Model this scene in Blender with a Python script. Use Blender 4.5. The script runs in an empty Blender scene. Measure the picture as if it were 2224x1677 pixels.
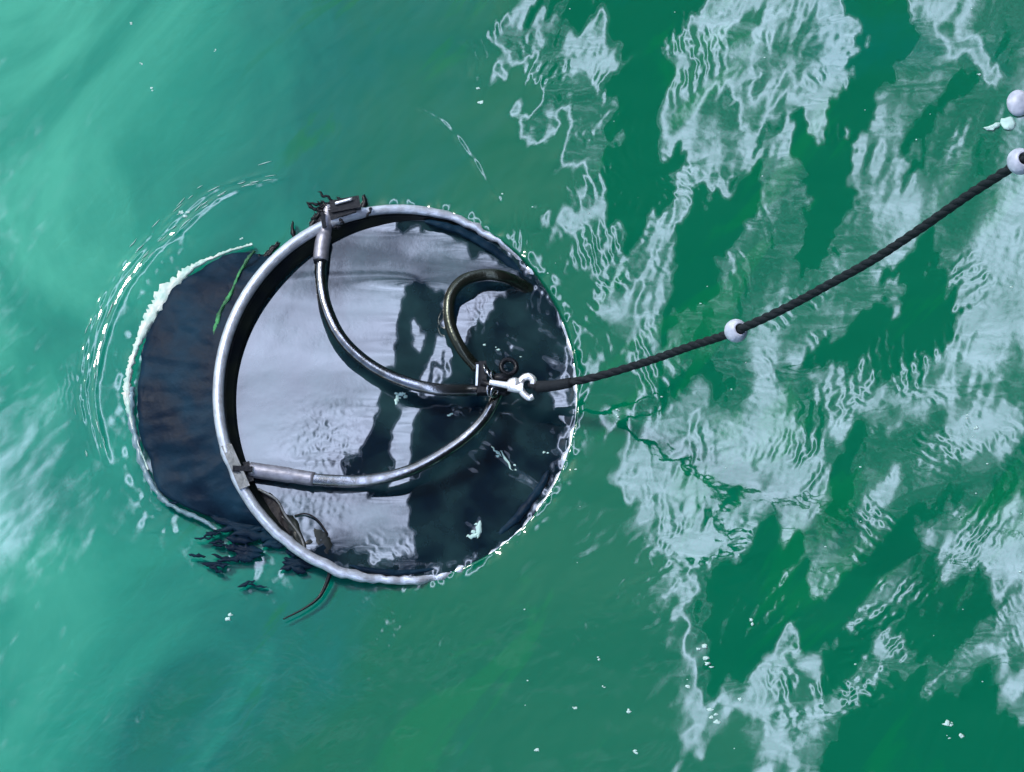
import bpy, bmesh, math, random
import numpy as np
from mathutils import Vector, noise as mnoise
random.seed(7)
RNG = np.random.default_rng(11)
scene = bpy.context.scene
C = scene.collection

# ------------------------------------------------------------------ camera, sky, sun, exposure
CAM = Vector((0.0, -1.5, 6.0)); AIM = Vector((0, 0, 0))
PX = 0.00063                                   # metres on the water per photo pixel (2224 wide)
DIST = (CAM - AIM).length
cam_d = bpy.data.cameras.new('camera'); cam = bpy.data.objects.new('camera', cam_d); C.objects.link(cam)
cam.location = CAM
cam.rotation_euler = (AIM - CAM).to_track_quat('-Z', 'Y').to_euler()
cam_d.sensor_width = 36; cam_d.lens = 36 * DIST / (2224 * PX); cam_d.clip_start = 0.05; cam_d.clip_end = 3000
scene.camera = cam

SUNV = Vector((-0.62, 0.50, 1.0)).normalized()
world = bpy.data.worlds.new('World'); scene.world = world; world.use_nodes = True
nt = world.node_tree; N = nt.nodes; L = nt.links; N.clear()
def wn(t, **k):
    n = N.new(t)
    for a, b in k.items(): setattr(n, a, b)
    return n
out = wn('ShaderNodeOutputWorld'); bg = wn('ShaderNodeBackground'); bg.inputs['Strength'].default_value = 0.07
sky = wn('ShaderNodeTexSky', sky_type='NISHITA', sun_disc=False)
sky.sun_elevation = math.asin(SUNV.z); sky.sun_rotation = math.atan2(SUNV.x, SUNV.y)
tc = wn('ShaderNodeTexCoord'); sep = wn('ShaderNodeSeparateXYZ'); L.new(tc.outputs['Generated'], sep.inputs[0])
mx = wn('ShaderNodeMath', operation='MAXIMUM'); mx.inputs[1].default_value = 0.12; L.new(sep.outputs['Z'], mx.inputs[0])
dx = wn('ShaderNodeMath', operation='DIVIDE'); L.new(sep.outputs['X'], dx.inputs[0]); L.new(mx.outputs[0], dx.inputs[1])
dy = wn('ShaderNodeMath', operation='DIVIDE'); L.new(sep.outputs['Y'], dy.inputs[0]); L.new(mx.outputs[0], dy.inputs[1])
cmb = wn('ShaderNodeCombineXYZ'); L.new(dx.outputs[0], cmb.inputs[0]); L.new(dy.outputs[0], cmb.inputs[1])
cn = wn('ShaderNodeTexNoise'); cn.inputs['Scale'].default_value = 13.0; cn.inputs['Detail'].default_value = 5; cn.inputs['Roughness'].default_value = 0.5
L.new(cmb.outputs[0], cn.inputs['Vector'])
bk = wn('ShaderNodeMapRange'); bk.inputs['From Min'].default_value = -0.30; bk.inputs['From Max'].default_value = 0.30
L.new(dx.outputs[0], bk.inputs['Value'])
bank = wn('ShaderNodeValToRGB'); ce = bank.color_ramp.elements; bank.color_ramp.interpolation = 'B_SPLINE'  # unseen bright cloud band, shaped to set how brightly water patches mirror it
ce[0].position = 0.0; ce[0].color = (0.05,) * 3 + (1,); ce[1].position = 1.0; ce[1].color = (0.3,) * 3 + (1,)
for p_, v_ in ((0.20, 0.02), (0.29, 0.20), (0.35, 0.55), (0.40, 1.0), (0.445, 0.85), (0.485, 0.46), (0.53, 0.33), (0.60, 0.25)):
    e_ = ce.new(p_); e_.color = (v_,) * 3 + (1,)
L.new(bk.outputs[0], bank.inputs['Fac'])
ad = wn('ShaderNodeMath', operation='MULTIPLY_ADD'); ad.inputs[1].default_value = 1.1
L.new(cn.outputs['Fac'], ad.inputs[0]); L.new(bank.outputs[0], ad.inputs[2])
cm = wn('ShaderNodeMapRange', interpolation_type='SMOOTHSTEP'); cm.inputs['From Min'].default_value = 0.70; cm.inputs['From Max'].default_value = 1.95
L.new(ad.outputs[0], cm.inputs['Value'])
mixc = wn('ShaderNodeMix', data_type='RGBA'); mixc.inputs['B'].default_value = (66, 77, 106, 1)
L.new(cm.outputs[0], mixc.inputs['Factor']); L.new(sky.outputs[0], mixc.inputs['A'])
L.new(mixc.outputs['Result'], bg.inputs['Color']); L.new(bg.outputs[0], out.inputs[0])

sd = bpy.data.lights.new('sun', 'SUN'); sd.energy = 1.3; sd.angle = math.radians(10); sd.color = (1.0, 0.97, 0.92)
sun = bpy.data.objects.new('sun', sd); C.objects.link(sun); sun.rotation_euler = SUNV.to_track_quat('Z', 'Y').to_euler()
vs = scene.view_settings; vs.view_transform = 'Standard'; vs.look = 'None'; vs.gamma = 1; vs.use_curve_mapping = False
vs.exposure = 1.25
scene.render.engine = 'CYCLES'

# ------------------------------------------------------------------ helpers
FW = (AIM - CAM).normalized(); RT = Vector((1, 0, 0)); UP = RT.cross(FW)
def P(u, v, z=0.0):                            # photo pixel at a chosen height -> world point
    d = FW * DIST + RT * ((u - 1112) * PX) + UP * ((838.5 - v) * PX)
    t = (z - CAM.z) / d.z
    return CAM + d * t
def tag(o, label=None, cat=None, group=None, kind=None):
    if label: o['label'] = label
    if cat: o['category'] = cat
    if group: o['group'] = group
    if kind: o['kind'] = kind
    return o
def obj(name, verts, faces, mat, parent=None, smooth=True, subd=0):
    me = bpy.data.meshes.new(name); me.from_pydata([tuple(v) for v in verts], [], faces); me.update()
    bm = bmesh.new(); bm.from_mesh(me); bmesh.ops.recalc_face_normals(bm, faces=bm.faces); bm.to_mesh(me); bm.free()
    me.materials.append(mat)
    if smooth: me.polygons.foreach_set('use_smooth', [True] * len(me.polygons))
    o = bpy.data.objects.new(name, me); C.objects.link(o)
    if parent:
        o.parent = parent; o.matrix_parent_inverse = parent.matrix_basis.inverted()
    return o
def empty(name, loc):
    o = bpy.data.objects.new(name, None); C.objects.link(o); o.location = loc; o.empty_display_size = 0.05
    return o
def spline(pts, n):
    pts = [Vector(p) for p in pts]
    if len(pts) == 2: return [pts[0].lerp(pts[1], i / n) for i in range(n + 1)]
    ext = [pts[0] * 2 - pts[1]] + pts + [pts[-1] * 2 - pts[-2]]
    out = []; m = len(pts) - 1
    for i in range(n + 1):
        t = i / n * m; k = min(int(t), m - 1); t -= k
        a, b, c, d = ext[k:k + 4]
        out.append(0.5 * ((2 * b) + (c - a) * t + (2 * a - 5 * b + 4 * c - d) * t * t + (3 * b - a - 3 * c + d) * t ** 3))
    return out
def sweep(path, rad, k=12, closed=False, squash=1.0, cap=True, twist=0.0, lobes=0, lobe_amp=0.0):
    n = len(path); V = []; F = []
    ref = Vector((0, 0, 1)); prev = None
    for i, p in enumerate(path):
        if closed: t = path[(i + 1) % n] - path[i - 1]
        else: t = path[min(i + 1, n - 1)] - path[max(i - 1, 0)]
        t.normalize()
        if prev is None:
            a = ref.cross(t)
            if a.length < 1e-3: a = Vector((1, 0, 0)).cross(t)
        else:
            a = prev - t * prev.dot(t)
        if closed: a = ref.cross(t)
        a.normalize(); prev = a.copy(); b = t.cross(a)
        r = rad(i / (n - 1)) if callable(rad) else rad
        for j in range(k):
            an = 2 * math.pi * j / k
            rr = r * (1 + lobe_amp * math.cos(lobes * an + twist * i)) if lobes else r
            V.append(p + (a * math.cos(an) + b * math.sin(an) * squash) * rr)
    segs = n if closed else n - 1
    for i in range(segs):
        for j in range(k):
            i2 = (i + 1) % n
            F.append((i * k + j, i * k + (j + 1) % k, i2 * k + (j + 1) % k, i2 * k + j))
    if cap and not closed:
        F.append(tuple(range(k - 1, -1, -1))); F.append(tuple((n - 1) * k + j for j in range(k)))
    return V, F
def merge(parts):
    V = []; F = []
    for v, f in parts:
        o = len(V); V += list(v); F += [tuple(i + o for i in q) for q in f]
    return V, F
def ball(c, r, sx=1, sy=1, sz=1, n=10, m=7, jit=0.0):
    V = [Vector((c[0], c[1], c[2] + r * sz))]; F = []
    for i in range(1, m):
        th = math.pi * i / m
        for j in range(n):
            ph = 2 * math.pi * j / n; q = 1 + jit * random.uniform(-1, 1)
            V.append(Vector((c[0] + r * sx * q * math.sin(th) * math.cos(ph), c[1] + r * sy * q * math.sin(th) * math.sin(ph), c[2] + r * sz * q * math.cos(th))))
    V.append(Vector((c[0], c[1], c[2] - r * sz)))
    for j in range(n):
        F.append((0, 1 + j, 1 + (j + 1) % n)); b = 1 + (m - 2) * n
        F.append((len(V) - 1, b + (j + 1) % n, b + j))
    for i in range(m - 2):
        for j in range(n):
            a = 1 + i * n
            F.append((a + j, a + n + j, a + n + (j + 1) % n, a + (j + 1) % n))
    return V, F
def box(c, ax, ay, az):                         # centre and three half-axis vectors
    c = Vector(c); V = []
    for k in (-1, 1):
        for j in (-1, 1):
            for i in (-1, 1): V.append(c + ax * i + ay * j + az * k)
    return V, [(0, 2, 3, 1), (4, 5, 7, 6), (0, 1, 5, 4), (2, 6, 7, 3), (0, 4, 6, 2), (1, 3, 7, 5)]

# ------------------------------------------------------------------ materials
def mat(name):
    m = bpy.data.materials.new(name); m.use_nodes = True; m.node_tree.nodes.clear(); return m, m.node_tree.nodes, m.node_tree.links
def simple(name, col, rough=0.5, metal=0.0, bump=0.0, bscale=400, col2=None, nscale=60, coat=0.0):
    m, n, l = mat(name)
    o = n.new('ShaderNodeOutputMaterial'); b = n.new('ShaderNodeBsdfPrincipled'); l.new(b.outputs[0], o.inputs[0])
    b.inputs['Roughness'].default_value = rough; b.inputs['Metallic'].default_value = metal
    b.inputs['Base Color'].default_value = (*col, 1); b.inputs['Coat Weight'].default_value = coat; b.inputs['Coat Roughness'].default_value = 0.12
    t = n.new('ShaderNodeTexCoord')
    if col2:
        z = n.new('ShaderNodeTexNoise'); z.inputs['Scale'].default_value = nscale; z.inputs['Detail'].default_value = 5
        l.new(t.outputs['Object'], z.inputs['Vector'])
        r = n.new('ShaderNodeMapRange'); r.inputs['From Min'].default_value = 0.38; r.inputs['From Max'].default_value = 0.64; l.new(z.outputs['Fac'], r.inputs['Value'])
        x = n.new('ShaderNodeMix'); x.data_type = 'RGBA'; x.inputs['A'].default_value = (*col, 1); x.inputs['B'].default_value = (*col2, 1)
        l.new(r.outputs[0], x.inputs['Factor']); l.new(x.outputs['Result'], b.inputs['Base Color'])
        rr = n.new('ShaderNodeMapRange'); rr.inputs['To Min'].default_value = rough * 0.8; rr.inputs['To Max'].default_value = min(1, rough * 1.5)
        l.new(z.outputs['Fac'], rr.inputs['Value']); l.new(rr.outputs[0], b.inputs['Roughness'])
    if bump:
        z2 = n.new('ShaderNodeTexNoise'); z2.inputs['Scale'].default_value = bscale; z2.inputs['Detail'].default_value = 4
        l.new(t.outputs['Object'], z2.inputs['Vector'])
        q = n.new('ShaderNodeBump'); q.inputs['Strength'].default_value = bump; q.inputs['Distance'].default_value = 0.002
        l.new(z2.outputs['Fac'], q.inputs['Height']); l.new(q.outputs[0], b.inputs['Normal'])
    return m

def water_mat(name, pool=False):
    m, n, l = mat(name)
    o = n.new('ShaderNodeOutputMaterial')
    g = n.new('ShaderNodeNewGeometry'); s = n.new('ShaderNodeSeparateXYZ'); l.new(g.outputs['Position'], s.inputs[0])
    dif = n.new('ShaderNodeBsdfDiffuse'); gl = n.new('ShaderNodeBsdfGlossy'); gl.inputs['Roughness'].default_value = 0.03
    fr = n.new('ShaderNodeFresnel'); fr.inputs['IOR'].default_value = 1.71 if pool else 1.64
    mix = n.new('ShaderNodeMixShader'); l.new(fr.outputs[0], mix.inputs[0]); l.new(dif.outputs[0], mix.inputs[1]); l.new(gl.outputs[0], mix.inputs[2])
    l.new(mix.outputs[0], o.inputs[0])
    # fine surface shiver
    b1 = n.new('ShaderNodeTexNoise'); b1.inputs['Scale'].default_value = 55; b1.inputs['Detail'].default_value = 6; b1.inputs['Roughness'].default_value = 0.6
    l.new(g.outputs['Position'], b1.inputs['Vector'])
    bp = n.new('ShaderNodeBump'); bp.inputs['Strength'].default_value = 0.10; bp.inputs['Distance'].default_value = 0.0006 if not pool else 0.0004
    l.new(b1.outputs['Fac'], bp.inputs['Height']); l.new(bp.outputs[0], fr.inputs['Normal']); l.new(bp.outputs[0], gl.inputs['Normal'])
    if pool:
        z = n.new('ShaderNodeTexNoise'); z.inputs['Scale'].default_value = 14; z.inputs['Detail'].default_value = 7; l.new(g.outputs['Position'], z.inputs['Vector'])
        cr = n.new('ShaderNodeValToRGB'); e = cr.color_ramp.elements
        e[0].position = 0.38; e[0].color = (0.002, 0.008, 0.016, 1); e[1].position = 0.70; e[1].color = (0.016, 0.046, 0.050, 1)
        l.new(z.outputs['Fac'], cr.inputs[0]); l.new(cr.outputs[0], dif.inputs['Color'])
        return m
    # green body colour, varied by noise, paler towards the left and top
    mr0 = n.new('ShaderNodeMapping'); mr0.inputs['Rotation'].default_value = (0, 0, -0.9); l.new(g.outputs['Position'], mr0.inputs['Vector'])
    mp = n.new('ShaderNodeMapping'); mp.inputs['Scale'].default_value = (1.0, 1.5, 1)
    l.new(mr0.outputs[0], mp.inputs['Vector'])
    z = n.new('ShaderNodeTexNoise'); z.inputs['Scale'].default_value = 2.2; z.inputs['Detail'].default_value = 7; z.inputs['Roughness'].default_value = 0.55; z.inputs['Distortion'].default_value = 1.2
    l.new(mp.outputs[0], z.inputs['Vector'])
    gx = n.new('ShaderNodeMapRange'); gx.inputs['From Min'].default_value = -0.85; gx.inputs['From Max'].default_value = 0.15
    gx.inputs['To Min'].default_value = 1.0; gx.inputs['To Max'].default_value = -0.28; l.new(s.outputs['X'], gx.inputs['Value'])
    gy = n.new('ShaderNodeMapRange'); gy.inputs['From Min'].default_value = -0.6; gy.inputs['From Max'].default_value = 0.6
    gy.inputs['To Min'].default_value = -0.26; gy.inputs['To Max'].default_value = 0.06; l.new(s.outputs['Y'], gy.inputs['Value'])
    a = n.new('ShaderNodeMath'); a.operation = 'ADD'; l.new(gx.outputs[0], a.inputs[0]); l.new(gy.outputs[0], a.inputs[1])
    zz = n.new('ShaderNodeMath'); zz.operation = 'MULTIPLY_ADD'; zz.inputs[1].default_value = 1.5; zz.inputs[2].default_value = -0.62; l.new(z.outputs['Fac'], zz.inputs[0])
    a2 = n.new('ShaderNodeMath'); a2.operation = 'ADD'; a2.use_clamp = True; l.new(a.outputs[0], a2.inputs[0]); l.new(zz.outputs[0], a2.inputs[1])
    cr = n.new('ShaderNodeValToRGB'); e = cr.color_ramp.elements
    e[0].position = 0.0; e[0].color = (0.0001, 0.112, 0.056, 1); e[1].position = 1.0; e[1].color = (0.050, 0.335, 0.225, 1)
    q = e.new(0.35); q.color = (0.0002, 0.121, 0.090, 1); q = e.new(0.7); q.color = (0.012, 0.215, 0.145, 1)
    l.new(a2.outputs[0], cr.inputs[0])
    mp2 = n.new('ShaderNodeMapping'); mp2.inputs['Scale'].default_value = (1.0, 3.4, 1); mp2.inputs['Location'].default_value = (3.1, 1.7, 0)
    l.new(mr0.outputs[0], mp2.inputs['Vector'])
    z2 = n.new('ShaderNodeTexNoise'); z2.inputs['Scale'].default_value = 2.6; z2.inputs['Detail'].default_value = 8; z2.inputs['Roughness'].default_value = 0.62; z2.inputs['Distortion'].default_value = 0.8
    l.new(mp2.outputs[0], z2.inputs['Vector'])
    mr = n.new('ShaderNodeMapRange'); mr.interpolation_type = 'SMOOTHSTEP'; mr.inputs['From Min'].default_value = 0.575; mr.inputs['From Max'].default_value = 0.635; mr.inputs['To Max'].default_value = 0.8
    l.new(z2.outputs['Fac'], mr.inputs['Value'])
    mc = n.new('ShaderNodeMix'); mc.data_type = 'RGBA'; mc.inputs['B'].default_value = (0.0002, 0.135, 0.052, 1)  # greener streaks painted into the body colour for gaps in the sky reflection
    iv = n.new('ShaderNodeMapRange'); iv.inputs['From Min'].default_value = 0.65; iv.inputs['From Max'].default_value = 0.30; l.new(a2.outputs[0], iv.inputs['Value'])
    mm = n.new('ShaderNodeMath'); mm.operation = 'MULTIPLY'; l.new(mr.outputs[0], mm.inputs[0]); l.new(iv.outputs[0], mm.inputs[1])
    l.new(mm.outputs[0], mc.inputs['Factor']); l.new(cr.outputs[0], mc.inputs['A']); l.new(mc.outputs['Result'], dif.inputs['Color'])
    return m
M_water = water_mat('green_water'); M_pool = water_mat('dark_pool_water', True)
M_steel = simple('galvanised_steel', (0.60, 0.66, 0.74), 0.30, 0.5, 0.15, 300, (0.42, 0.45, 0.50), 90)
M_rod = simple('worn_steel_rod', (0.36, 0.37, 0.40), 0.17, 1.0, 0.12, 500, (0.20, 0.20, 0.19), 70)
M_sleeve = simple('grey_sleeve', (0.30, 0.30, 0.34), 0.35, 0.5, 0.2, 600, (0.20, 0.20, 0.23), 120)
M_chrome = simple('polished_steel', (0.95, 0.95, 0.97), 0.28, 0.7)
M_black = simple('black_rubber', (0.006, 0.007, 0.010), 0.35, 0.0, 0.3, 300)
M_rope = simple('black_rope', (0.006, 0.009, 0.013), 0.7, 0.0, 0.3, 1500, (0.014, 0.018, 0.022), 200)
M_net = simple('wet_dark_fabric', (0.001, 0.008, 0.020), 0.5, 0.0, 0.5, 120, (0.004, 0.024, 0.044), 16)
M_net.node_tree.nodes['Principled BSDF'].inputs['Specular IOR Level'].default_value = 0.12
M_collar = simple('black_vinyl', (0.005, 0.007, 0.010), 0.28, 0.0, 0.3, 90, (0.012, 0.016, 0.012), 30)
M_white = simple('white_plastic', (0.50, 0.53, 0.62), 0.35, 0.0, 0.2, 200, (0.30, 0.34, 0.42), 70)
M_edge_refl = simple('pale_edge_reflection', (0.58, 0.62, 0.56), 0.35, 0.0, 0.6, 120, (0.30, 0.48, 0.42), 45)  # pale colour put in for mirrored sky at the bag edge
M_foam_glint = simple('foam', (0.40, 0.58, 0.54), 0.6, 0.0, 0.4, 600)  # also colours the painted glint strokes and flecks
M_green = simple('green_cord', (0.006, 0.05, 0.02), 0.5, 0.0, 0.8, 400, (0.04, 0.26, 0.08), 55)
M_brown = simple('brown_weed', (0.014, 0.012, 0.012), 0.5, 0.0, 0.6, 200, (0.012, 0.012, 0.016), 50)
M_plate = simple('grey_plate', (0.20, 0.21, 0.21), 0.4, 0.4, 0.4, 200, (0.10, 0.11, 0.11), 60)
for m_ in (M_black, M_collar, M_rope, M_brown): m_.node_tree.nodes['Principled BSDF'].inputs['Specular IOR Level'].default_value = 0.22
M_edge_refl2 = simple('dim_edge_reflection', (0.16, 0.25, 0.29), 0.3, 0.0, 0.5, 120, (0.09, 0.17, 0.19), 30)  # dimmer lower end of the same painted reflection
M_hull = simple('dark_hull_paint', (0.006, 0.012, 0.016), 0.9, 0.0, 0.1, 4)
M_hull.node_tree.nodes['Principled BSDF'].inputs['Specular IOR Level'].default_value = 0.05

# ------------------------------------------------------------------ water surface (true wave relief)
G = 1024; STEP = 0.0016
ax = (np.arange(G) - G / 2) * STEP
XX, YY = np.meshgrid(ax, ax)                    # YY rows
def to_px(X, Y):                                # water point -> photo pixel
    dxw = X - CAM.x; dyw = Y - CAM.y; dzw = -CAM.z
    f = dyw * FW.y + dzw * FW.z; r = dxw; u = dyw * UP.y + dzw * UP.z
    return 1112 + r / f * DIST / PX, 838.5 - u / f * DIST / PX
kx = np.fft.fftfreq(G, STEP)[None, :]; ky = np.fft.fftfreq(G, STEP)[:, None]
def grf(lo, hi, slope=1.5, an=0.0, ratio=1.0, seed=0):   # band-limited random field, unit deviation; an = direction the crests run
    r = np.random.default_rng(seed)
    c, s = math.cos(an), math.sin(an)
    a = kx * c + ky * s; b = -kx * s + ky * c
    k = np.sqrt((a * ratio) ** 2 + b ** 2) + 1e-6
    amp = k ** (-slope) * np.exp(-(k / hi) ** 2) * (1 - np.exp(-(k / lo) ** 2))
    amp[0, 0] = 0; f = np.fft.ifft2(np.fft.fft2(r.standard_normal((G, G))) * amp).real
    return f / f.std()
def blur(f, sig):
    return np.fft.ifft2(np.fft.fft2(f) * np.exp(-2 * (math.pi * sig) ** 2 * (kx ** 2 + ky ** 2))).real
def inpoly(U, V, pts):
    ins = np.zeros(U.shape, bool); n = len(pts)
    for i in range(n):
        x1, y1 = pts[i]; x2, y2 = pts[(i + 1) % n]
        if y1 == y2: continue
        c = ((y1 > V) != (y2 > V)) & (U < (x2 - x1) * (V - y1) / (y2 - y1) + x1)
        ins ^= c
    return ins
def sstep(x, a, b):
    t = np.clip((x - a) / (b - a), 0, 1); return t * t * (3 - 2 * t)
U0, V0 = to_px(XX, YY)
# wobble of the outlines, like reflections torn by ripples
wa = grf(6, 60, 1.6, seed=1); wb = grf(8, 130, 1.7, an=1.2, ratio=4.5, seed=2); wc = grf(30, 120, 1.3, seed=3)
U = U0 + 13 * wa + 14 * wb + 3 * wc; V = V0 - 34 * wb + 5 * wc
dark_polys = [
 [(1120, -60), (1530, -60), (1520, 60), (1455, 70), (1462, 160), (1485, 200), (1480, 300), (1478, 420), (1420, 500), (1335, 470), (1325, 200), (1345, 140), (1330, 60), (1180, 30)],
 [(1500, 470), (1625, 390), (1618, 500), (1560, 600), (1470, 690), (1450, 780), (1435, 700), (1455, 610)],
 [(1845, -60), (1990, -60), (1990, 110), (1930, 130), (1890, 260), (1860, 300), (1850, 480), (1760, 600), (1720, 570), (1770, 400), (1700, 320), (1600, 380), (1640, 330), (1800, 270), (1870, 120)],
 [(1950, 590), (2000, 550), (2010, 640), (2115, 650), (2100, 710), (1990, 780), (1940, 860), (1780, 810), (1750, 740), (1900, 730), (1950, 690)],
 [(1440, 1300), (1560, 1230), (1650, 1160), (1780, 1110), (1765, 1150), (1700, 1230), (1760, 1260), (1860, 1230), (1900, 1170), (2020, 1095), (1990, 1190), (1900, 1260), (1830, 1340), (1840, 1400), (1700, 1400), (1600, 1480), (1530, 1490), (1480, 1400)],
 [(1780, 1740), (1830, 1570), (1930, 1560), (1990, 1500), (2110, 1470), (2300, 1560), (2300, 1740)],
 [(1330, 1430), (1400, 1320), (1450, 1330), (1400, 1400)],
 [(1830, 1380), (1900, 1340), (2150, 1300), (2180, 1340), (2050, 1400), (1900, 1430), (1790, 1560), (1780, 1480)],
 [(1815, 960), (1860, 950), (1850, 1040), (1800, 1080)], [(1625, 980), (1685, 965), (1690, 1040), (1640, 1055)],
  [(1440, 800), (1560, 760), (1620, 770), (1560, 860), (1480, 880)],
 [(1980, 280), (2060, 200), (2080, 230), (1990, 330), (1960, 420)],
]
bright_polys = [
 [(1180, 110), (1300, 30), (1340, 130), (1400, 90), (1330, 180), (1260, 170)],
 [(1480, 90), (1600, 80), (1640, 170), (1730, 240), (1710, 290), (1600, 260), (1500, 170)],
 [(1380, 930), (1500, 830), (1700, 830), (1790, 960), (1800, 1100), (1640, 1150), (1500, 1260), (1400, 1180)],
 [(1760, 800), (1950, 830), (2224, 840), (2224, 960), (1950, 900), (1850, 950), (1790, 900)],
 [(1700, 1420), (1770, 1400), (1800, 1520), (1900, 1400), (2000, 1450), (1960, 1500), (1850, 1550), (1760, 1560)],
 [(1600, 800), (1760, 820), (1690, 950), (1600, 900)],
 [(2040, 60), (2110, 90), (2160, 230), (2110, 260)], [(1400, 1190), (1480, 1200), (1560, 1262), (1520, 1270), (1420, 1240)], [(1950, 1430), (2300, 1390), (2300, 1480), (2120, 1450), (2000, 1490)], [(2050, 1080), (2300, 1050), (2300, 1300), (2150, 1280), (2060, 1160)], [(1620, 1450), (1700, 1430), (1690, 1560), (1630, 1560)], [(1880, 1060), (1960, 1010), (1940, 1100), (1880, 1150)], [(1960, 1150), (2060, 1090), (2040, 1200)], [(1440, 340), (1490, 400), (1540, 420), (1500, 460), (1470, 420)], [(1330, 600), (1290, 640), (1250, 600)], [(1240, 690), (1330, 660), (1400, 740), (1380, 800), (1280, 780)],
]
f = np.zeros((G, G))
rb = np.interp(V0, [0, 300, 500, 800, 1000, 1250, 1677], [1120, 1160, 1240, 1350, 1390, 1450, 1640])
rw = 1 + 1.6 * sstep(V0, 1150, 1350)
right = sstep(U0 + 45 * wa + 40 * wb - rb, -70 * rw, 60 * rw)
tex = grf(4, 150, 2.3, an=1.15, ratio=3.2, seed=21)
tex2 = grf(10, 160, 1.9, an=1.45, ratio=4, seed=22)
base = -0.92 + 0.60 * tex + 0.24 * tex2
f = base
dm = np.zeros((G, G), bool)
for p in dark_polys: dm |= inpoly(U, V, p)
bmk = np.zeros((G, G), bool)
for p in bright_polys: bmk |= inpoly(U, V, p)
dmf = blur(dm.astype(float), 0.0016); bmf = blur(bmk.astype(float), 0.004)
f = np.maximum(f, -1.35 + 0.12 * tex2); f = f * (1 - 0.75 * dmf) + 1.5 * dmf; f = f * (1 - 0.75 * bmf) - 1.9 * bmf
Tt = 0.05 - 0.1 * XX                             # slope at which the mirror image flips from sky to the unseen ship side
a_amp = 0.040
S = (Tt + a_amp * np.clip(f, -2.3, 1.6)) * right
calm = 0.008 * grf(1.5, 60, 2.2, an=0.9, ratio=2.2, seed=31) + 0.007 * grf(20, 140, 1.2, an=0.9, ratio=2.5, seed=32)
S = S + (calm + (-0.17 - XX / 6) / 2 * sstep(XX, -0.8, -0.6)) * (1 - right)
edge = np.minimum(sstep(XX, -0.81, -0.76) * (1 - sstep(XX, 0.76, 0.81)), sstep(YY, -0.81, -0.70) * (1 - sstep(YY, 0.70, 0.81)))
S *= edge
def poisson(S, w=0.03):                          # height whose x-slope is -S, soft along y
    gh = np.fft.fft2(-S); ikx = 2j * math.pi * kx; K = (2 * math.pi) ** 2 * (kx ** 2 + w * ky ** 2); K[0, 0] = 1
    h = np.fft.ifft2(-ikx * gh / K).real
    if np.mean(np.gradient(h, STEP, axis=1) * -S) < 0: h = -h
    return h - S[np.abs(ax) < 0.5].mean() * XX
Hh = poisson(S)
pxs = -2 * np.gradient(Hh, STEP, axis=1) + XX / 6
print('mirror dir left', np.percentile(pxs[(XX < -.3) & (abs(YY) < .5) & (XX > -.7)], [5, 50, 95]), 'mid', np.percentile(pxs[(abs(XX) < .12) & (abs(YY) < .5)], [5, 50, 95]), 'right', np.percentile(pxs[(XX > .25) & (XX < .7) & (abs(YY) < .5)], [5, 25, 50, 75, 95]))
pkn = grf(8, 40, 1.2, an=1.0, ratio=1.5, seed=77)
def packet(u, v, ru, rv, lam, ang, slope, curve=0.0, jit=0.5, seed=5):   # a train of capillary ripples, photo pixels
    c, s = math.cos(math.radians(ang)), math.sin(math.radians(ang))
    du, dv = U0 - u, -(V0 - v)
    a = du * c + dv * s; b = -du * s + dv * c
    env = np.exp(-(a / ru) ** 2 - (b / rv) ** 2)
    ph = 2 * math.pi * (a + curve * b * b / 100.0 + 9 * wa * jit + 5 * wc * jit) / lam
    env = env * sstep(pkn, -0.6, 1.0) * 1.25
    return slope * lam * PX / (2 * math.pi) * np.sin(ph) * env
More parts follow.
